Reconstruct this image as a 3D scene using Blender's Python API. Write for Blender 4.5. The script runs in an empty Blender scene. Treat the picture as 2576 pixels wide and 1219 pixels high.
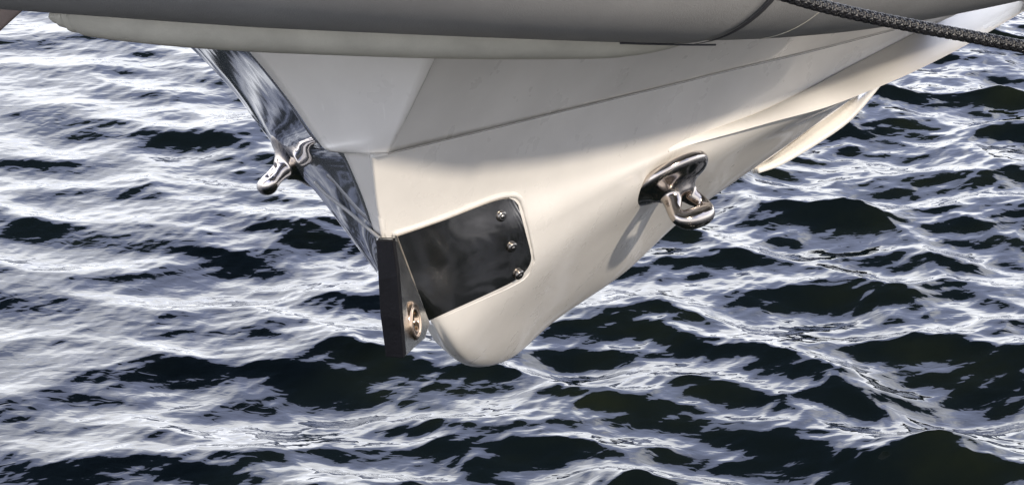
import bpy, bmesh, math, random
import numpy as np
from mathutils import Vector, Matrix

random.seed(4)
S = bpy.context.scene
COL = S.collection

# ------------------------------------------------------------------ camera
CAM = Vector((0, 0, 3.0)); PITCH = math.radians(20.0); LENS = 112.5
cd = bpy.data.cameras.new('camera'); cam = bpy.data.objects.new('camera', cd); COL.objects.link(cam)
cam.location = CAM; cam.rotation_euler = (math.radians(90) - PITCH, 0, 0)
cd.lens = LENS; cd.sensor_width = 36; cd.clip_start = 0.05; cd.clip_end = 9000
S.camera = cam

# ------------------------------------------------------------------ sun + sky
SUN = Vector((0.55, -0.68, 0.54)).normalized()           # direction TO the sun: right of and behind the viewer
sl = bpy.data.lights.new('sun', 'SUN'); sl.energy = 3.9; sl.angle = math.radians(2.2); sl.color = (1.0, 0.89, 0.75)
so = bpy.data.objects.new('sun', sl); COL.objects.link(so); so.location = (4, -4, 8)
so.rotation_euler = (-SUN).to_track_quat('-Z', 'Y').to_euler()

W = bpy.data.worlds.new('World'); S.world = W; W.use_nodes = True
nt = W.node_tree; nt.nodes.clear()
def N(nt, t, **k):
    n = nt.nodes.new(t)
    for a, b in k.items():
        if a.startswith('i_'): n.inputs[a[2:].replace('_', ' ')].default_value = b
        else: setattr(n, a, b)
    return n
sky = N(nt, 'ShaderNodeTexSky', sky_type='NISHITA', sun_disc=False)
sky.sun_elevation = math.asin(SUN.z); sky.sun_rotation = math.atan2(SUN.x, SUN.y)
sky.dust_density = 1.5
bg1 = N(nt, 'ShaderNodeBackground', i_Strength=0.05)
nt.links.new(sky.outputs[0], bg1.inputs[0])
tc = N(nt, 'ShaderNodeTexCoord')
sep = N(nt, 'ShaderNodeSeparateXYZ'); nt.links.new(tc.outputs['Generated'], sep.inputs[0])
# bright cloud deck that thins out towards the zenith
mp = N(nt, 'ShaderNodeMapping'); mp.inputs['Scale'].default_value = (1.0, 1.0, 2.2)
nt.links.new(tc.outputs['Generated'], mp.inputs[0])
ns = N(nt, 'ShaderNodeTexNoise', i_Scale=2.4, i_Detail=2.5, i_Roughness=0.45); nt.links.new(mp.outputs[0], ns.inputs[0])
el = N(nt, 'ShaderNodeMath', operation='MULTIPLY_ADD'); el.inputs[1].default_value = -1.0; el.inputs[2].default_value = 0.56
nt.links.new(sep.outputs['Z'], el.inputs[0])
nz = N(nt, 'ShaderNodeMath', operation='MULTIPLY_ADD'); nz.inputs[1].default_value = 0.40; nz.inputs[2].default_value = -0.20
nt.links.new(ns.outputs['Fac'], nz.inputs[0])
ad = N(nt, 'ShaderNodeMath', operation='ADD'); nt.links.new(el.outputs[0], ad.inputs[0]); nt.links.new(nz.outputs[0], ad.inputs[1])
mr = N(nt, 'ShaderNodeMapRange', interpolation_type='SMOOTHSTEP'); mr.inputs['From Min'].default_value = -0.02; mr.inputs['From Max'].default_value = 0.04
nt.links.new(ad.outputs[0], mr.inputs['Value'])
cr = N(nt, 'ShaderNodeValToRGB'); cr.color_ramp.elements[0].position = 0.35; cr.color_ramp.elements[0].color = (0.35, 0.40, 0.60, 1)
cr.color_ramp.elements[1].position = 0.62; cr.color_ramp.elements[1].color = (0.92, 0.94, 1.0, 1)
ns2 = N(nt, 'ShaderNodeTexNoise', i_Scale=3.0, i_Detail=3.0); nt.links.new(mp.outputs[0], ns2.inputs[0])
gz = N(nt, 'ShaderNodeMath', operation='MULTIPLY_ADD'); gz.inputs[1].default_value = -0.75; gz.inputs[2].default_value = 0.25; nt.links.new(sep.outputs['Z'], gz.inputs[0])
gs = N(nt, 'ShaderNodeMath', operation='ADD'); nt.links.new(ns2.outputs['Fac'], gs.inputs[0]); nt.links.new(gz.outputs[0], gs.inputs[1]); nt.links.new(gs.outputs[0], cr.inputs[0])
bg2 = N(nt, 'ShaderNodeBackground'); nt.links.new(cr.outputs[0], bg2.inputs[0])
# clouds opposite the sun are lit from the front and are the brightest
dt = N(nt, 'ShaderNodeVectorMath', operation='DOT_PRODUCT'); dt.inputs[1].default_value = (-SUN.x, -SUN.y, 0); nt.links.new(tc.outputs['Generated'], dt.inputs[0])
fr = N(nt, 'ShaderNodeMapRange'); fr.inputs['From Min'].default_value = -0.8; fr.inputs['From Max'].default_value = 0.8; fr.inputs['To Min'].default_value = 1.6; fr.inputs['To Max'].default_value = 4.0
nt.links.new(dt.outputs['Value'], fr.inputs['Value']); nt.links.new(fr.outputs[0], bg2.inputs['Strength'])
mxs = N(nt, 'ShaderNodeMixShader'); nt.links.new(mr.outputs[0], mxs.inputs[0]); nt.links.new(bg1.outputs[0], mxs.inputs[1]); nt.links.new(bg2.outputs[0], mxs.inputs[2])
wo = N(nt, 'ShaderNodeOutputWorld'); nt.links.new(mxs.outputs[0], wo.inputs[0])

S.view_settings.view_transform = 'Standard'; S.view_settings.look = 'None'
S.view_settings.exposure = 0.0; S.view_settings.gamma = 1.0
S.view_settings.use_curve_mapping = False

# ------------------------------------------------------------------ helpers
SC = 36.0 / LENS / 2576.0
def ray(u, v):
    x = (u - 1288) * SC; y = -(v - 609.5) * SC
    return Vector((x, math.cos(PITCH) + y * math.sin(PITCH), -math.sin(PITCH) + y * math.cos(PITCH)))
def P(u, v, Y):                                          # survey: sight line of the photo cut at distance Y
    d = ray(u, v); return CAM + d * (Y / d.y)

def link(name, me, mats=(), parent=None, smooth=True):
    o = bpy.data.objects.new(name, me); COL.objects.link(o)
    for m in (mats if isinstance(mats, (list, tuple)) else [mats]): me.materials.append(m)
    if smooth and len(me.polygons): me.polygons.foreach_set('use_smooth', [True] * len(me.polygons))
    if parent: o.parent = parent
    return o
def mesh(name, vs, fs):
    me = bpy.data.meshes.new(name); me.from_pydata([tuple(v) for v in vs], [], fs); me.update(); return me
def clean(me, edge=None):
    bm = bmesh.new(); bm.from_mesh(me); bmesh.ops.recalc_face_normals(bm, faces=bm.faces); bm.to_mesh(me); bm.free()
def solid(o, t, off=-1):
    m = o.modifiers.new('thickness', 'SOLIDIFY'); m.thickness = t; m.offset = off; return m
def bevel(o, w, seg=3, ang=35):
    m = o.modifiers.new('bevel', 'BEVEL'); m.width = w; m.segments = seg; m.limit_method = 'ANGLE'; m.angle_limit = math.radians(ang)
    m.harden_normals = True

def cr_eval(pts, t):
    """Catmull-Rom through pts (n,k), t in 0..1 (array)."""
    pts = np.asarray(pts, float); n = len(pts)
    x = np.clip(np.asarray(t) * (n - 1), 0, n - 1 - 1e-9); i = x.astype(int); f = (x - i)[:, None]
    ext = np.vstack([2 * pts[0] - pts[1], pts, 2 * pts[-1] - pts[-2]])
    a, b, c, d = ext[i], ext[i + 1], ext[i + 2], ext[i + 3]
    return 0.5 * (2 * b + (c - a) * f + (2 * a - 5 * b + 4 * c - d) * f ** 2 + (3 * b - a - 3 * c + d) * f ** 3)
def loft(rows, nu, nv):
    """rows: list of rows of (u,v,Y) control points -> grid (nv,nu,3) in survey space."""
    R = np.array([cr_eval(r, np.linspace(0, 1, nu)) for r in rows])
    return np.stack([cr_eval(R[:, j], np.linspace(0, 1, nv)) for j in range(nu)], 1)
def grid_mesh(name, G, world=False):
    nv, nu = G.shape[:2]
    V = [Vector(G[i, j]) if world else P(*G[i, j]) for i in range(nv) for j in range(nu)]
    F = [(i * nu + j, i * nu + j + 1, (i + 1) * nu + j + 1, (i + 1) * nu + j) for i in range(nv - 1) for j in range(nu - 1)]
    me = mesh(name, V, F)
    s = 0
    for p in me.polygons: s += p.normal.dot(CAM - p.center) * p.area
    if s < 0: me.flip_normals()
    return me
def sweep(name, C, Rs, n=24, ref=Vector((0, 0, 1)), cap=True, squash=1.0):
    """tube along centres C with radii Rs; world space"""
    V, F = [], []; m = len(C)
    for i in range(m):
        T = (C[min(i + 1, m - 1)] - C[max(i - 1, 0)]).normalized()
        X = T.cross(ref).normalized(); Z = X.cross(T).normalized()
        for k in range(n):
            a = 2 * math.pi * k / n
            V.append(C[i] + (X * math.cos(a) + Z * math.sin(a) * squash) * Rs[i])
    for i in range(m - 1):
        for k in range(n):
            F.append((i * n + k, i * n + (k + 1) % n, (i + 1) * n + (k + 1) % n, (i + 1) * n + k))
    if cap: F.append(tuple(range(n))); F.append(tuple((m - 1) * n + k for k in range(n)))
    me = mesh(name, V, F); clean(me); return me
def tangent_centres(pts, R):
    """centre line whose tube of radius R shows its lower outline along the surveyed points"""
    Pw = [P(*p) for p in pts]; out = []
    for i in range(len(Pw)):
        T = (Pw[min(i + 1, len(Pw) - 1)] - Pw[max(i - 1, 0)]).normalized()
        d = (Pw[i] - CAM).normalized(); m = d.cross(T).normalized()
        if m.z < 0: m = -m
        r = R[i] if hasattr(R, '__len__') else R
        out.append(Pw[i] + m * r)
    return out
def lathe(name, prof, n=40):
    V, F = [], []; m = len(prof)
    for r, z in prof:
        for k in range(n):
            a = 2 * math.pi * k / n; V.append((r * math.cos(a), r * math.sin(a), z))
    for i in range(m - 1):
        for k in range(n): F.append((i * n + k, i * n + (k + 1) % n, (i + 1) * n + (k + 1) % n, (i + 1) * n + k))
    F.append(tuple(range(n))); F.append(tuple((m - 1) * n + k for k in range(n)))
    me = mesh(name, V, F); clean(me); return me

# ------------------------------------------------------------------ materials
def mat(name, col=(0.5, 0.5, 0.5), rough=0.5, metal=0.0, coat=0.0, spec=0.5, vary=0.0, vscale=6.0, bump=0.0, bscale=200.0, tint=None, ior=1.5, rvary=0.0, bdetail=3.0, bdist=0.002):
    m = bpy.data.materials.new(name); m.use_nodes = True; t = m.node_tree; b = t.nodes['Principled BSDF']
    b.inputs['Base Color'].default_value = (*col, 1); b.inputs['Roughness'].default_value = rough
    b.inputs['Metallic'].default_value = metal; b.inputs['Coat Weight'].default_value = coat; b.inputs['Coat Roughness'].default_value = 0.05
    b.inputs['Specular IOR Level'].default_value = spec; b.inputs['IOR'].default_value = ior
    tc = N(t, 'ShaderNodeTexCoord')
    if vary:
        n1 = N(t, 'ShaderNodeTexNoise', i_Scale=vscale, i_Detail=6.0, i_Roughness=0.6); t.links.new(tc.outputs['Object'], n1.inputs[0])
        mx = N(t, 'ShaderNodeMix', data_type='RGBA'); mx.inputs[6].default_value = (*col, 1)
        tt = tint or tuple(c * (1 - vary) for c in col); mx.inputs[7].default_value = (*tt, 1)
        r = N(t, 'ShaderNodeMapRange'); r.inputs['From Min'].default_value = 0.35; r.inputs['From Max'].default_value = 0.75
        t.links.new(n1.outputs['Fac'], r.inputs['Value']); t.links.new(r.outputs[0], mx.inputs[0]); t.links.new(mx.outputs[2], b.inputs['Base Color'])
    if rvary:
        n2 = N(t, 'ShaderNodeTexNoise', i_Scale=vscale * 2.5, i_Detail=5.0); t.links.new(tc.outputs['Object'], n2.inputs[0])
        r2 = N(t, 'ShaderNodeMapRange'); r2.inputs['To Min'].default_value = max(0, rough - rvary); r2.inputs['To Max'].default_value = rough + rvary
        t.links.new(n2.outputs['Fac'], r2.inputs['Value']); t.links.new(r2.outputs[0], b.inputs['Roughness'])
    if bump:
        n3 = N(t, 'ShaderNodeTexNoise', i_Scale=bscale, i_Detail=bdetail); t.links.new(tc.outputs['Object'], n3.inputs[0])
        bp = N(t, 'ShaderNodeBump', i_Strength=bump, i_Distance=bdist); t.links.new(n3.outputs['Fac'], bp.inputs['Height']); t.links.new(bp.outputs[0], b.inputs['Normal'])
    return m

M_tube = mat('grey_tube_fabric', (0.29, 0.288, 0.285), 0.6, vary=0.22, vscale=5, bump=0.6, bscale=420, bdist=0.0012, rvary=0.06)
M_strip = mat('beige_rubber', (0.60, 0.58, 0.50), 0.5, vary=0.3, vscale=9, bump=0.3, bscale=300, bdist=0.001)
M_gel = mat('cream_gelcoat', (0.71, 0.685, 0.645), 0.30, coat=0.45, vary=0.11, vscale=7, rvary=0.10, bump=0.15, bscale=6, bdist=0.004, bdetail=1.0)
M_rail = mat('rail_gelcoat', (0.72, 0.69, 0.64), 0.45, vary=0.1, vscale=8, rvary=0.05)
M_bracket = mat('worn_stainless_steel', (0.70, 0.68, 0.62), 0.15, metal=1.0, vary=0.25, vscale=40, rvary=0.08)
M_screw = mat('dull_screw_steel', (0.30, 0.28, 0.26), 0.25, metal=1.0)
M_port = mat('mirror_gelcoat', (0.68, 0.69, 0.72), 0.035, metal=0.85, coat=0.8, bump=0.2, bscale=6, bdist=0.008, bdetail=2.0)  # dry gelcoat made metallic grey to imitate its shaded, grazing-angle reflection
M_steel = mat('polished_stainless_steel', (0.58, 0.52, 0.47), 0.13, metal=1.0, vary=0.12, vscale=20, bump=0.15, bscale=25, bdist=0.002, rvary=0.03)
M_mirror = mat('polished_plate_steel', (0.64, 0.60, 0.55), 0.19, metal=1.0, vary=0.35, vscale=14, bump=0.015, bscale=5, bdist=0.003, rvary=0.05, bdetail=1.0)
M_black = mat('black_rubber', (0.006, 0.006, 0.008), 0.6, spec=0.12, vary=0.5, vscale=30, bump=0.4, bscale=150)
M_bushing = mat('warm_tinted_bushing_steel', (0.68, 0.50, 0.36), 0.14, metal=1.0, vary=0.2, vscale=40)  # steel bushing, warm sunlight reflection tinted into its colour
M_wood = mat('weathered_timber', (0.24, 0.19, 0.165), 0.8, vary=0.4, vscale=20, bump=0.7, bscale=60)
M_rope = mat('dark_rope_yarn', (0.006, 0.006, 0.007), 0.3, vary=0.5, vscale=60, tint=(0.02, 0.019, 0.021), bump=0.5, bscale=900, bdist=0.0006)
M_joint = mat('grey_joint_sealant', (0.20, 0.19, 0.18), 0.7, vary=0.4, vscale=60)
M_seam = mat('dark_seam_rubber', (0.035, 0.035, 0.04), 0.6)  # dark rubber of the tube seam and tape, also the rope core

# faint rubbed scuffs on the gelcoat: stretched noise, thresholded
def add_scuffs(m):
    t = m.node_tree; b = t.nodes['Principled BSDF']; src = b.inputs['Base Color'].links[0].from_socket
    tc = N(t, 'ShaderNodeTexCoord'); mp = N(t, 'ShaderNodeMapping'); mp.inputs['Rotation'].default_value = (0.5, 0.35, 0.2); mp.inputs['Scale'].default_value = (120, 120, 6)
    t.links.new(tc.outputs['Object'], mp.inputs[0])
    n = N(t, 'ShaderNodeTexNoise', i_Scale=1.0, i_Detail=4.0, i_Roughness=0.65); t.links.new(mp.outputs[0], n.inputs[0])
    r = N(t, 'ShaderNodeMapRange'); r.inputs['From Min'].default_value = 0.64; r.inputs['From Max'].default_value = 0.71; r.inputs['To Max'].default_value = 0.35
    t.links.new(n.outputs['Fac'], r.inputs['Value'])
    mx = N(t, 'ShaderNodeMix', data_type='RGBA'); mx.inputs[7].default_value = (0.82, 0.80, 0.76, 1)
    t.links.new(src, mx.inputs[6]); t.links.new(r.outputs[0], mx.inputs[0]); t.links.new(mx.outputs[2], b.inputs['Base Color'])
add_scuffs(M_gel)

# ------------------------------------------------------------------ water (structure)
def water_height():
    def tile(L, n, lo, hi, peak, seed, p, wd):
        rng = np.random.default_rng(seed)
        k = np.fft.fftfreq(n, L / n) * 2 * np.pi; kx, ky = np.meshgrid(k, k, indexing='ij'); kk = np.hypot(kx, ky); kk[0, 0] = 1
        kp = 2 * np.pi / peak
        A = kk ** (-p) * np.exp(-(kp / kk) ** 2 * 0.9)
        A *= (kk > 2 * np.pi / hi) * np.exp(-(kk * lo / (2 * np.pi)) ** 2)
        cosw = (kx * wd[0] + ky * wd[1]) / kk
        A *= 0.35 + 0.65 * cosw ** 2
        H = A * np.exp(2j * np.pi * rng.random((n, n))); H[0, 0] = 0
        h = np.fft.ifft2(H); dx = np.fft.ifft2(-1j * kx / kk * H).real; dy = np.fft.ifft2(-1j * ky / kk * H).real; h = h.real
        sx = np.fft.ifft2(1j * kx * H).real; sy = np.fft.ifft2(1j * ky * H).real
        s = 1 / math.sqrt((sx ** 2 + sy ** 2).mean())       # normalised to unit rms slope
        return L, n, h * s, dx * s, dy * s
    T = [(tile(6.1, 768, 0.06, 1.9, 0.60, 11, 2.75, (0.30, 0.95)), 0.232), (tile(3.37, 768, 0.016, 0.22, 0.085, 5, 2.3, (-0.25, 0.96)), 0.09)]
    return T
def samp(A, L, n, x, y):
    fx = (x / L * n) % n; fy = (y / L * n) % n; i = fx.astype(int) % n; j = fy.astype(int) % n; a = fx - np.floor(fx); b = fy - np.floor(fy)
    i1 = (i + 1) % n; j1 = (j + 1) % n
    return A[i, j] * (1 - a) * (1 - b) + A[i1, j] * a * (1 - b) + A[i, j1] * (1 - a) * b + A[i1, j1] * a * b
def axis(lo, hi, step, near, nstep, far):
    a = list(np.arange(lo, hi, step)); s = nstep; x = a[-1]
    while x < far: x += s if x < near[1] else s; s = s if x < near[1] else s * 1.35; a.append(x)
    s = nstep; x = a[0]; pre = []
    while x > -far: x -= s; s = s if x > near[0] else s * 1.35; pre.append(x)
    return np.array(pre[::-1] + a)
xs = axis(-2.3, 2.3, 0.0065, (-5, 5), 0.05, 4000); ys = axis(5.6, 12.2, 0.0105, (-4, 16), 0.05, 4000)
X, Y = np.meshgrid(xs, ys, indexing='ij')
gx = np.gradient(xs)[:, None]; gy = np.gradient(ys)[None, :]; cell = np.maximum(gx, gy)
Z = np.zeros_like(X); DX = np.zeros_like(X); DY = np.zeros_like(X)
for ti, ((L, n, h, dx, dy), amp) in enumerate(water_height()):
    a, b = (0.9, 0.43) if ti else (1.0, 0.0); qx = X * a + Y * b + 3.1; qy = -X * b + Y * a + 1.7
    f = amp * np.clip((0.35 if ti == 0 else 0.06) / cell, 0, 1) ** 2
    # calmer water towards the far left, livelier to the right
    calm = 1 / (1 + np.exp(-np.clip((X / np.maximum(Y, 2.0) + 0.10) * 26, -30, 30))); f = f * ((0.25 if ti == 0 else 0.5) + (0.80 if ti == 0 else 0.5) * calm)
    Z += f * samp(h, L, n, qx, qy); ddx = samp(dx, L, n, qx, qy) * f; ddy = samp(dy, L, n, qx, qy) * f
    DX += a * ddx - b * ddy; DY += b * ddx + a * ddy
CH = 1.15
co = np.stack([X - CH * DX, Y - CH * DY, Z], -1).reshape(-1, 3)
nx, ny = X.shape; idx = np.arange(nx * ny).reshape(nx, ny)
q = np.stack([idx[:-1, :-1], idx[1:, :-1], idx[1:, 1:], idx[:-1, 1:]], -1).reshape(-1, 4)
wm = bpy.data.meshes.new('water'); wm.vertices.add(len(co)); wm.vertices.foreach_set('co', co.ravel().astype(np.float32))
wm.loops.add(q.size); wm.loops.foreach_set('vertex_index', q.ravel().astype(np.int32))
wm.polygons.add(len(q)); wm.polygons.foreach_set('loop_start', np.arange(0, q.size, 4, dtype=np.int32))
wm.polygons.foreach_set('use_smooth', np.ones(len(q), bool)); wm.update(calc_edges=True)
M_water = bpy.data.materials.new('sea_water'); M_water.use_nodes = True; t = M_water.node_tree; b = t.nodes['Principled BSDF']
b.inputs['Roughness'].default_value = 0.025; b.inputs['IOR'].default_value = 1.42; b.inputs['Specular IOR Level'].default_value = 0.5
tcw = N(t, 'ShaderNodeTexCoord')
n1 = N(t, 'ShaderNodeTexNoise', i_Scale=2.2, i_Detail=6.0); t.links.new(tcw.outputs['Object'], n1.inputs[0])
crw = N(t, 'ShaderNodeValToRGB'); crw.color_ramp.elements[0].position = 0.48; crw.color_ramp.elements[0].color = (0.0035, 0.006, 0.006, 1)
crw.color_ramp.elements[1].position = 0.72; crw.color_ramp.elements[1].color = (0.009, 0.012, 0.006, 1)
t.links.new(n1.outputs['Fac'], crw.inputs[0]); t.links.new(crw.outputs[0], b.inputs['Base Color'])
mpw = N(t, 'ShaderNodeMapping'); mpw.inputs['Scale'].default_value = (1, 1.6, 1); mpw.inputs['Rotation'].default_value = (0, 0, 0.3); t.links.new(tcw.outputs['Object'], mpw.inputs[0])
n2 = N(t, 'ShaderNodeTexNoise', i_Scale=22.0, i_Detail=1.5, i_Roughness=0.5, i_Distortion=0.6); t.links.new(mpw.outputs[0], n2.inputs[0])
bp = N(t, 'ShaderNodeBump', i_Strength=0.35, i_Distance=0.004); t.links.new(n2.outputs['Fac'], bp.inputs['Height']); t.links.new(bp.outputs[0], b.inputs['Normal'])
wobj = bpy.data.objects.new('water', wm); COL.objects.link(wobj); wm.materials.append(M_water); wobj['kind'] = 'structure'

# ------------------------------------------------------------------ the boat
boat = bpy.data.objects.new('inflatable_boat', None); COL.objects.link(boat)
boat.location = (0, 0, 0); boat['category'] = 'boat'
boat['label'] = 'cream rigid hulled boat bow under grey inflatable tube, raised clear of the water'

# hull surface control net (survey space): knuckle, upper chine, lower chine, bilge, keel, turned under
R1 = [(935, 391, 4.93), (1015, 373, 4.96), (1100, 354, 5.00), (1200, 330, 5.06), (1300, 306, 5.12), (1500, 257, 5.28), (1700, 209, 5.44), (1836, 175, 5.55), (2035, 128, 5.73), (2250, 72, 5.95), (2500, -5, 6.25)]
R2 = [(958, 560, 4.98), (1030, 540, 5.015), (1100, 520, 5.05), (1200, 495, 5.115), (1300, 470, 5.18), (1500, 415, 5.33), (1700, 352, 5.50), (1840, 306, 5.61), (2010, 236, 5.75), (2240, 117, 5.95), (2470, 5, 6.2)]
R3 = [(1010, 680, 5.03), (1070, 670, 5.065), (1150, 655, 5.10), (1250, 620, 5.16), (1350, 580, 5.22), (1530, 480, 5.36), (1700, 388, 5.51), (1850, 333, 5.62), (2030, 280, 5.74), (2205, 210, 5.86), (2440, 95, 6.05)]
R35 = [(1050, 745, 5.07), (1095, 800, 5.10), (1150, 850, 5.15), (1230, 805, 5.21), (1340, 715, 5.29), (1510, 585, 5.42), (1660, 480, 5.54), (1820, 400, 5.67), (1960, 335, 5.80), (2095, 268, 5.92), (2300, 165, 6.08)]
R4 = [(1085, 812, 5.12), (1125, 880, 5.20), (1190, 919, 5.33), (1285, 897, 5.48), (1400, 800, 5.62), (1570, 682, 5.76), (1710, 555, 5.87), (1850, 455, 5.93), (1985, 362, 6.0), (2150, 245, 6.09), (2300, 165, 6.2)]
R5 = [(u - 26, v - 18, y + 0.16) for u, v, y in R4]
HG = loft([R1, R2, R3, R35, R4, R5], 150, 90)
hull = link('hull_side', grid_mesh('hull_side', HG), M_gel, boat); solid(hull, 0.012)
flat = HG.reshape(-1, 3)
def hullY(u, v):
    d = (flat[:, 0] - u) ** 2 + (flat[:, 1] - v) ** 2; i = np.argpartition(d, 8)[:8]
    i = i[flat[i, 2] < flat[i, 2].min() + 0.08]; w = 1 / (d[i] + 4.0); return float((flat[i, 2] * w).sum() / w.sum())

# upper side panel, proud of the hull below its knuckle line
U0 = [(1118, 60, 4.84), (1200, 60, 4.90), (1300, 60, 4.98), (1400, 60, 5.05), (1500, 60, 5.13), (1700, 50, 5.29), (1850, 40, 5.42), (2050, 10, 5.58), (2260, -20, 5.80), (2500, -80, 6.1)]
U1 = [(976, 386, 4.915), (1100, 356, 4.985), (1200, 332, 5.045), (1300, 308, 5.105), (1400, 283, 5.185), (1500, 259, 5.265), (1700, 211, 5.425), (1836, 177, 5.535), (2035, 130, 5.715), (2250, 74, 5.935)]
UG = loft([U0, [tuple((np.array(a) + np.array(b)) / 2 + np.array((0, 0, 0.006))) for a, b in zip(U0, U1)], U1], 80, 20)
up = link('upper_side_panel', grid_mesh('upper_side_panel', UG), M_gel, boat); solid(up, 0.012)
ju = cr_eval([(u, v + 2, y + 0.001) for u, v, y in U1], np.linspace(0, 1, 90))
link('panel_joint', sweep('panel_joint', [P(*p) for p in ju], [0.0006] * 90, 8), M_joint, boat)
# blunt bow face: panel left of the crease
A_L = [(545, 60, 5.03), (600, 100, 5.02), (636, 140, 5.01), (720, 243, 4.995), (795, 348, 4.98), (822, 377, 4.965), (868, 386, 4.95)]
A_R = [(1118, 60, 4.84), (1103, 120, 4.85), (1088, 155, 4.86), (1050, 235, 4.878), (1010, 318, 4.896), (993, 352, 4.906), (976, 386, 4.915)]
AM = [tuple((np.array(a) + np.array(b)) / 2 + np.array((0, 0, -0.012))) for a, b in zip(A_L, A_R)]
bowp = link('bow_face_panel', grid_mesh('bow_face_panel', loft([A_L, AM, A_R], 40, 16)), M_gel, boat); solid(bowp, 0.012)
# narrow stem facet under it
S_L = [(862, 380, 4.972), (885, 430, 4.978), (918, 510, 4.99), (946, 600, 5.005), (952, 640, 5.01)]
S_R = [(938, 384, 4.935), (944, 450, 4.95), (952, 520, 4.97), (960, 590, 4.985), (990, 645, 5.02)]
stem = link('stem', grid_mesh('stem', loft([S_L, S_R], 30, 6)), M_gel, boat); solid(stem, 0.012)
# port side, seen almost edge-on
PI_ = [(545, 60, 5.035), (636, 140, 5.015), (720, 243, 5.0), (800, 356, 4.985), (864, 388, 4.978), (905, 482, 4.99), (946, 600, 5.01), (968, 700, 5.06)]
PO = [(410, 60, 5.75), (500, 140, 5.65), (590, 235, 5.55), (665, 335, 5.45), (735, 420, 5.36), (800, 490, 5.28), (875, 590, 5.19), (968, 712, 5.08)]
def mixr(a, b, f, dy): return [(p[0] * (1 - f) + q[0] * f, p[1] * (1 - f) + q[1] * f, p[2] * (1 - f) + q[2] * f + dy) for p, q in zip(a, b)]
PG = loft([PI_, mixr(PI_, PO, 0.5, -0.03), mixr(PI_, PO, 0.85, -0.03), PO], 80, 24)
port = link('port_hull_side', grid_mesh('port_hull_side', PG), M_port, boat); solid(port, 0.01); port['label'] = 'glossy port side mirroring the rippled water'
# moulding along the port side
mold = [(792, 458, 5.17), (820, 488, 5.13), (880, 535, 5.06), (930, 578, 5.00), (958, 602, 4.975)]
C = [P(*p) for p in cr_eval(mold, np.linspace(0, 1, 24))]
link('port_moulding', sweep('port_moulding', C, [0.003] * 24, 8), M_tube, boat)

# spray rail: starts flush at the eye and stands further out going aft
ru = [(1680, 364), (1745, 342), (1840, 309), (1908, 283), (2010, 236), (2155, 159), (2306, 82), (2420, 30), (2560, -40)]
rl = [(1680, 384), (1745, 362), (1850, 333), (1950, 305), (2075, 271), (2191, 227), (2300, 180), (2434, 112), (2590, 20)]
yu = [hullY(*p) for p in ru[:7]]; yu[5] = min(yu[5], 5.90); yu[6] = 6.015; yu += [6.115, 6.25]
rail_u = [(p[0], p[1], y + 0.003 - min(0.012, 0.004 * i)) for i, (p, y) in enumerate(zip(ru, yu))]
rail_l = [(p[0], p[1], y + 0.004 - 0.015 * i) for i, (p, y) in enumerate(zip(rl, [hullY(*q) for q in rl[:5]] + [5.84, 5.92, 6.0, 6.12]))]
rail_b = [(p[0] - 12, p[1] - 8, p[2] + 0.05) for p in rail_l]
G1 = np.array([cr_eval(rail_u, np.linspace(0, 1, 70)), cr_eval(rail_l, np.linspace(0, 1, 70)), cr_eval(rail_b, np.linspace(0, 1, 70))])
rl_o = link('spray_rail', grid_mesh('spray_rail', G1), M_rail, boat, smooth=True); solid(rl_o, 0.006); rl_o.data.set_sharp_from_angle(angle=math.radians(30))

# hollow between keel and far strake
g0 = [(1880, 430, 6.07), (1950, 388, 6.12), (2010, 342, 6.16), (2080, 296, 6.20), (2150, 243, 6.26)]
g1 = [(1890, 428, 6.24), (1958, 390, 6.28), (2030, 336, 6.34), (2100, 280, 6.40), (2160, 233, 6.46)]
gv = link('keel_hollow', grid_mesh('keel_hollow', np.array([cr_eval(g0, np.linspace(0, 1, 40)), cr_eval([(a[0] - 8, a[1] - 6, a[2] + 0.05) for a in g1], np.linspace(0, 1, 40)), cr_eval([(a[0] + 4, a[1] + 2, a[2] + 0.02) for a in g1], np.linspace(0, 1, 40))])), M_gel, boat); solid(gv, 0.006)
# strake on the far side of the keel, running aft beyond it
k1 = [(1895, 425, 6.26), (1960, 385, 6.30), (2040, 325, 6.36), (2110, 268, 6.42), (2200, 196, 6.52)]
k2 = [(1905, 424, 6.16), (1965, 402, 6.20), (2062, 345, 6.26), (2140, 288, 6.32), (2214, 200, 6.42)]
ks = link('keel_strake', grid_mesh('keel_strake', np.array([cr_eval(k1, np.linspace(0, 1, 40)), cr_eval(k2, np.linspace(0, 1, 40))])), M_gel, boat); solid(ks, 0.01)

# ---- inflatable tube
R = 0.25
sil = [(-500, -10, 4.95), (0, 24, 4.76), (320, 47, 4.66), (640, 69, 4.60), (960, 84, 4.56), (1280, 97, 4.56), (1560, 107, 4.60), (1760, 109, 4.68), (2000, 99, 4.88), (2250, 70, 5.20), (2576, 6, 5.80), (3000, -95, 6.6)]
sd = cr_eval(sil, np.linspace(0, 1, 150)); TC = tangent_centres([tuple(p) for p in sd], R)
cut = min(range(150), key=lambda i: abs(sd[i][0] - 1722))
link('bow_tube', sweep('bow_tube', TC[:cut + 1], [R] * (cut + 1), 96), M_tube, boat)
o = link('side_tube', sweep('side_tube', TC[cut - 2:], [R - 0.004] * (150 - cut + 2), 96), M_tube, boat)
# dark glued seam where the two tube sections meet
link('tube_seam', sweep('tube_seam', TC[cut - 0:cut + 2], [R + 0.0016] * 2, 96, cap=False), M_seam, boat)
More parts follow.
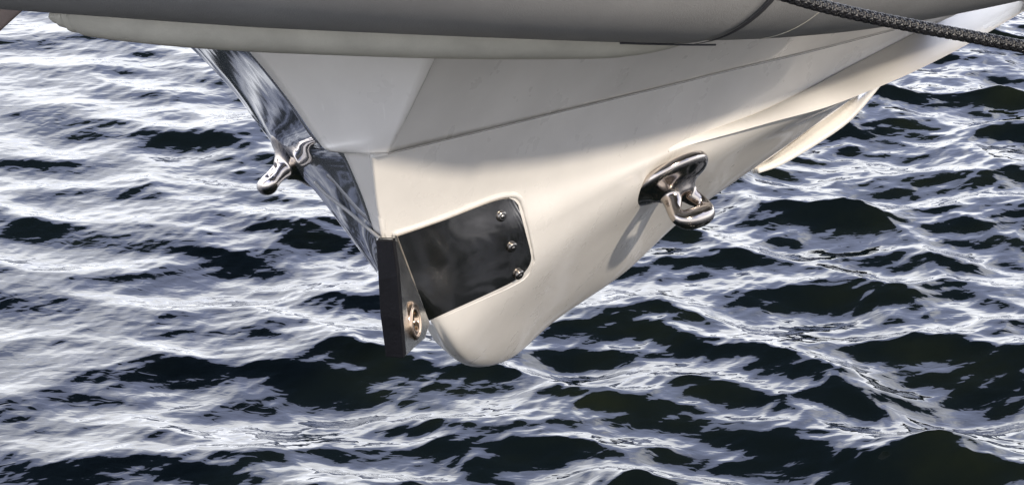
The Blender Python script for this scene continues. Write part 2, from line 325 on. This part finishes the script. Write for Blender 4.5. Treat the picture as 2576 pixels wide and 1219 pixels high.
# thin welded crease on the side tube, a short way aft of the seam
ci = min(range(150), key=lambda i: abs(sd[i][0] - 1880)); Tn_ = (TC[ci + 1] - TC[ci - 1]).normalized(); Xc = Tn_.cross(Vector((0, 0, 1))).normalized(); Zc = Xc.cross(Tn_)
arcp = [TC[ci] + (Xc * math.cos(a) + Zc * math.sin(a)) * (R - 0.0035) + Tn_ * 0.01 * math.sin(a * 3) for a in np.linspace(math.radians(-75), math.radians(25), 40)]
if (arcp[20] - CAM).length > (TC[ci] - CAM).length: arcp = [TC[ci] + (-Xc * math.cos(a) + Zc * math.sin(a)) * (R - 0.0035) + Tn_ * 0.01 * math.sin(a * 3) for a in np.linspace(math.radians(-75), math.radians(25), 40)]
link('tube_crease', sweep('tube_crease', arcp, [0.0007] * 40, 8, ref=Tn_), M_strip, boat)
# seam tail lying along the underside
tl = cr_eval([(1560, 109, 4.59), (1650, 111.5, 4.62), (1740, 113, 4.66), (1800, 113, 4.69)], np.linspace(0, 1, 16)); CT = [P(*p) for p in tl]
link('seam_tape', sweep('seam_tape', CT, [0.0016] * 16, 8), M_seam, boat)
# beige rubbing strip under the tube
st = [(118, 42, 4.80), (132, 58, 4.795), (158, 74, 4.79), (215, 92, 4.775), (400, 114, 4.72), (600, 129, 4.68), (800, 138, 4.66), (1100, 148, 4.64), (1350, 150, 4.65), (1540, 147, 4.68), (1630, 137, 4.70), (1700, 120, 4.73), (1730, 108, 4.75)]
rr = [0.006, 0.014, 0.024, 0.038, 0.05, 0.055, 0.055, 0.055, 0.05, 0.045, 0.032, 0.016, 0.006]
t_ = np.linspace(0, 1, 120); ss = cr_eval(st, t_); ss[:, 0] = np.maximum.accumulate(ss[:, 0]); rs = cr_eval([(r,) for r in rr], t_)[:, 0]
link('rubbing_strip', sweep('rubbing_strip', tangent_centres([tuple(p) for p in ss], list(rs)), list(rs), 40), M_strip, boat)

# ---- stainless side plate with three screws
def plate(name, poly, off, thick, material, parent):
    """polygon in survey space draped on the hull surface"""
    n = len(poly); vs = [P(u, v, hullY(u, v) - off) for u, v in poly]
    bm = bmesh.new(); bv = [bm.verts.new(v) for v in vs]; f = bm.faces.new(bv)
    bmesh.ops.recalc_face_normals(bm, faces=bm.faces)
    if f.normal.dot(CAM - vs[0]) < 0: f.normal_flip()
    r = bmesh.ops.triangulate(bm, faces=[f])
    me = bpy.data.meshes.new(name); bm.to_mesh(me); bm.free(); return me
def plate_grid(left, right, n, m, off):
    return np.array([[(u, v, hullY(u, v) - off) for u, v in ((1 - f) * np.array(a) + f * np.array(b) for f in np.linspace(0, 1, m))] for a, b in zip(cr_eval(left, np.linspace(0, 1, n)), cr_eval(right, np.linspace(0, 1, n)))])
# rows run along the plate (top edge -> bottom edge)
top = [(1000, 594), (1060, 574), (1130, 549), (1200, 521), (1250, 504), (1275, 500), (1292, 503), (1304, 515)]
bot = [(1079, 806), (1120, 787), (1180, 760), (1235, 735), (1290, 708), (1320, 684), (1336, 655), (1333, 625)]
rgt = plate_grid(top, bot, 48, 30, 0.010)
sp = link('side_plate', grid_mesh('side_plate', rgt), M_mirror, boat); solid(sp, 0.006); bevel(sp, 0.0015, 2, 50)
def frame_at(u, v, off=0.0, src=hullY):
    e = 14; a = P(u - e, v, src(u - e, v)); b_ = P(u + e, v, src(u + e, v)); c = P(u, v - e, src(u, v - e)); d = P(u, v + e, src(u, v + e))
    n = (b_ - a).cross(c - d).normalized()
    p = P(u, v, src(u, v))
    if n.dot(CAM - p) < 0: n = -n
    x = (b_ - a).normalized(); y = n.cross(x)
    return Matrix((( x.x, y.x, n.x, p.x + n.x * off), (x.y, y.y, n.y, p.y + n.y * off), (x.z, y.z, n.z, p.z + n.z * off), (0, 0, 0, 1)))
scr = lathe('screw', [(0.0001, 0.0035), (0.003, 0.0034), (0.0035, 0.0022), (0.0052, 0.0030), (0.0085, 0.0022), (0.0098, 0.0003), (0.0098, -0.004)][::-1], 24)
scr.materials.append(M_screw); scr.polygons.foreach_set('use_smooth', [True] * len(scr.polygons))
for u, v in ((1254, 540), (1281, 616), (1298, 684)):
    o = bpy.data.objects.new('screw', scr); COL.objects.link(o); o.parent = sp; o.matrix_world = frame_at(u, v, 0.0092)
# moulded lip in the gelcoat above and around the plate
lip = [(985, 588), (1060, 564), (1130, 539), (1200, 511), (1250, 494), (1285, 489), (1306, 497), (1318, 525), (1331, 580), (1343, 640), (1341, 662), (1325, 694), (1290, 718), (1200, 759), (1088, 807)]
C = [P(u, v, hullY(u, v) + 0.001) for u, v in cr_eval(lip, np.linspace(0, 1, 60))]
link('plate_recess_lip', sweep('plate_recess_lip', C, list(np.interp(np.arange(60), [0, 28, 38, 59], [0.0052, 0.0052, 0.0025, 0.0012])), 12), M_gel, boat)

# ---- bow bracket: thick plate standing forward of the stem, black rubber edge, bushing
face = [(989, 600, 4.915), (1001, 690, 4.87), (1009, 800, 4.85), (1017, 897, 4.84), (1024, 893, 4.85), (1045, 872, 4.89), (1070, 850, 4.94), (1082, 812, 4.985), (1062, 762, 4.995), (1030, 685, 4.99), (1000, 606, 4.975)]
fw = [P(*p) for p in face]; sh = P(947, 606, 4.93) - P(989, 606, 4.915)
n = len(fw)
me = mesh('bow_bracket', fw + [p + sh * 0.97 for p in fw], [tuple(range(n)), tuple(range(2 * n - 1, n - 1, -1))] + [(i, (i + 1) % n, n + (i + 1) % n, n + i) for i in range(n)]); clean(me)
br = link('bow_bracket', me, M_bracket, boat, smooth=False); bevel(br, 0.002, 3)
ff = [P(*p) for p in ((988, 603, 4.912), (1000, 690, 4.867), (1008, 800, 4.847), (1016, 897, 4.837))]
lf = [P(*p) for p in ((946, 603, 4.925), (952, 700, 4.885), (957, 790, 4.868), (971, 894, 4.855))]
V = []; 
for a, b_ in zip(ff, lf): V += [a, b_]
back = Vector((0.004, 0.012, 0)); V2 = [v + back for v in V]; m_ = len(V)
F = [(2 * i, 2 * i + 1, 2 * i + 3, 2 * i + 2) for i in range(3)]
F += [tuple(m_ + j for j in f) for f in F]
F += [(0, 1, m_ + 1, m_), (6, 7, m_ + 7, m_ + 6)] + [(2 * i, 2 * i + 2, m_ + 2 * i + 2, m_ + 2 * i) for i in range(3)] + [(2 * i + 1, 2 * i + 3, m_ + 2 * i + 3, m_ + 2 * i + 1) for i in range(3)]
me = mesh('rubber_edge', [v - Vector((0, 0.006, 0)) for v in V] + V2, F); clean(me)
rb = link('rubber_edge', me, M_black, br, smooth=False); bevel(rb, 0.0015, 2)
# bushing through the bracket
cpt = P(1036, 806, 4.915); nrm = (fw[7] - fw[1]).cross(fw[3] - fw[0]).normalized()
if nrm.x < 0: nrm = -nrm
q = nrm.to_track_quat('Z', 'Y').to_matrix().to_4x4(); q.translation = cpt
prof = [(0.017, -0.032), (0.030, -0.032), (0.033, -0.029), (0.033, 0.001), (0.0325, 0.005), (0.029, 0.008), (0.026, 0.0082), (0.0245, 0.006), (0.023, 0.0065), (0.020, 0.008), (0.0175, 0.0075), (0.016, 0.005), (0.0155, -0.02)]
bu = lathe('bushing', prof, 48); o = link('bushing', bu, M_bushing, br); o.matrix_world = q
o = link('bore_shade_plug', lathe('bore_shade_plug', [(0.0001, -0.0335), (0.0165, -0.0335), (0.0165, -0.0335), (0.0158, 0.0), (0.0001, -0.001)], 32), M_black, br); o.matrix_world = q  # solid black plug stands in for the shade inside the bushing hole

# ---- mooring eyes
def eye_mesh():
    bm = bmesh.new()
    def add(me):
        bm.from_mesh(me); bpy.data.meshes.remove(me)
    # trumpet base (oval), local z = outwards, local x = along the hull
    prof = [(0.083, -0.006), (0.086, 0.002), (0.084, 0.010), (0.077, 0.016), (0.064, 0.0205), (0.052, 0.025), (0.042, 0.031), (0.034, 0.039), (0.027, 0.048)]
    me = lathe('e', prof, 64); me.transform(Matrix.Diagonal((1.0, 0.92, 1, 1))); add(me)
    # two legs and the cross bar as one closed loop
    ctrl = [(-0.014, 0, 0.024), (-0.026, 0, 0.050), (-0.036, 0.001, 0.066), (-0.037, 0.003, 0.082), (-0.020, 0.006, 0.093), (0.020, 0.006, 0.093), (0.037, 0.003, 0.082), (0.036, 0.001, 0.066), (0.026, 0, 0.050), (0.014, 0, 0.024)]
    rad = [0.023, 0.0175, 0.0135, 0.0148, 0.0195, 0.0195, 0.0148, 0.0135, 0.0175, 0.023]
    t_ = np.linspace(0, 1, 70); C = [Vector(p) for p in cr_eval(ctrl, t_)]; rs = cr_eval([(r,) for r in rad], t_)[:, 0]
    add(sweep('l', C, list(rs), 28, ref=Vector((0, 1, 0))))
    me = bpy.data.meshes.new('mooring_eye'); bm.to_mesh(me); bm.free(); return me
em = eye_mesh(); em.materials.append(M_steel)
def eye(loc, nvec, avec, scale, label):
    n = Vector(nvec).normalized(); a = Vector(avec); a = (a - n * a.dot(n)).normalized(); b_ = n.cross(a)
    M = Matrix(((a.x, b_.x, n.x, loc.x), (a.y, b_.y, n.y, loc.y), (a.z, b_.z, n.z, loc.z), (0, 0, 0, 1))) @ Matrix.Diagonal((scale, scale, scale, 1))
    o = bpy.data.objects.new('mooring_eye', em); COL.objects.link(o); o.parent = boat; o.matrix_world = M; o['label'] = label
    r = o.modifiers.new('remesh', 'REMESH'); r.mode = 'VOXEL'; r.voxel_size = 0.0022; r.use_smooth_shade = True
    s = o.modifiers.new('blend', 'SMOOTH'); s.factor = 0.5; s.iterations = 26
    return o
Fm = frame_at(1680, 444, 0.0); print('starboard normal', Fm.col[2], 'a', Fm.col[0])
eye(Fm.translation, (0.50, -0.50, -0.68), (0.66, 0.72, 0.02), 1.0, 'chrome eye on the starboard side, catching the sun')
eye(P(746, 398, 5.36), (-0.72, -0.42, -0.50), (0.35, 0.92, 0.18), 0.78, 'shaded chrome eye on the port side, left of the stem')

# ------------------------------------------------------------------ braided rope
rope = bpy.data.objects.new('mooring_rope', None); COL.objects.link(rope)
rope['label'] = 'thick black braided rope slanting down across the upper right corner'; rope['category'] = 'rope'
rp = [(1480, -560, 3.2), (1700, -200, 3.22), (1860, -55, 3.24), (1990, -7, 3.25), (2120, 28, 3.27), (2280, 62, 3.29), (2430, 90, 3.31), (2600, 122, 3.33), (2900, 172, 3.37), (3400, 258, 3.45), (4200, 380, 3.6)]
RC = [P(*p) for p in cr_eval(rp, np.linspace(0, 1, 400))]
rope.location = RC[0]
Rr = 0.0062
def child(name, me, m, parent):
    me.transform(Matrix.Translation(-parent.location)); return link(name, me, m, parent)
child('rope_core', sweep('rope_core', RC, [Rr * 0.80] * 400, 14), M_seam, rope)
L = [0.0]
for i in range(1, 400): L.append(L[-1] + (RC[i] - RC[i - 1]).length)
arc = np.array(L); tot = arc[-1]; NS = 8; pitch = 0.036
ns_ = int(tot / 0.0008)
s_ = np.linspace(0, tot, ns_); idf = np.interp(s_, arc, np.arange(400))
Pc = np.array([tuple(c) for c in RC]); Cc = np.stack([np.interp(idf, np.arange(400), Pc[:, k]) for k in range(3)], 1)
Tn = np.gradient(Cc, axis=0); Tn /= np.linalg.norm(Tn, axis=1)[:, None]
Xn = np.cross(Tn, (0, 0, 1.0)); Xn /= np.linalg.norm(Xn, axis=1)[:, None]; Zn = np.cross(Xn, Tn)
for dirn in (1, -1):
    for k in range(NS):
        a = dirn * (2 * np.pi * s_ / pitch) + 2 * np.pi * k / NS
        w = np.sin(NS * (2 * np.pi * s_ / pitch) + (0 if dirn > 0 else np.pi) + k * np.pi) * 1.0      # over-under weave
        rad = Rr * (0.93 + 0.09 * w)
        rd = Xn * np.cos(a)[:, None] + Zn * np.sin(a)[:, None]
        c = Cc + rd * rad[:, None]
        tg = np.gradient(c, axis=0); tg /= np.linalg.norm(tg, axis=1)[:, None]; sd_ = np.cross(tg, rd)
        m6 = 6; ang = np.arange(m6) * 2 * np.pi / m6
        ring = c[:, None] + (sd_[:, None] * np.cos(ang)[None, :, None] * 0.0019 + rd[:, None] * np.sin(ang)[None, :, None] * 0.00115)
        V = ring.reshape(-1, 3); ii = np.arange(ns_ - 1)[:, None] * m6; kk = np.arange(m6)[None]
        Fq = np.stack([ii + kk, ii + (kk + 1) % m6, ii + m6 + (kk + 1) % m6, ii + m6 + kk], -1).reshape(-1, 4)
        me = bpy.data.meshes.new('strand'); me.from_pydata(V.tolist(), [], Fq.tolist()); me.update()
        child('strand', me, M_rope, rope)

# ------------------------------------------------------------------ timber beam at the top left corner
A = P(52, 33, 5.55); B = P(-4, 84, 5.55); d = (A - B).normalized(); nrmv = Vector((-0.62, 0.1, 0.77)); nrmv = (nrmv - d * nrmv.dot(d)).normalized(); dep = Vector((0, 1, 0))
q0, q1 = A + d * 0.12, B - d * 0.25
vs = [q0, q1, q1 + nrmv * 0.12, q0 + nrmv * 0.12]; vs += [v + dep * 0.14 for v in vs]
me = mesh('timber_beam', vs, [(0, 1, 2, 3), (7, 6, 5, 4), (0, 4, 5, 1), (1, 5, 6, 2), (2, 6, 7, 3), (3, 7, 4, 0)]); clean(me)
me.transform(Matrix.Translation(-vs[1]))
tb = link('timber_beam', me, M_wood, smooth=False); tb.location = vs[1]; bevel(tb, 0.006, 2)
tb['label'] = 'weathered brown timber end poking out in the top left corner'; tb['category'] = 'beam'
print('verts water', len(co))
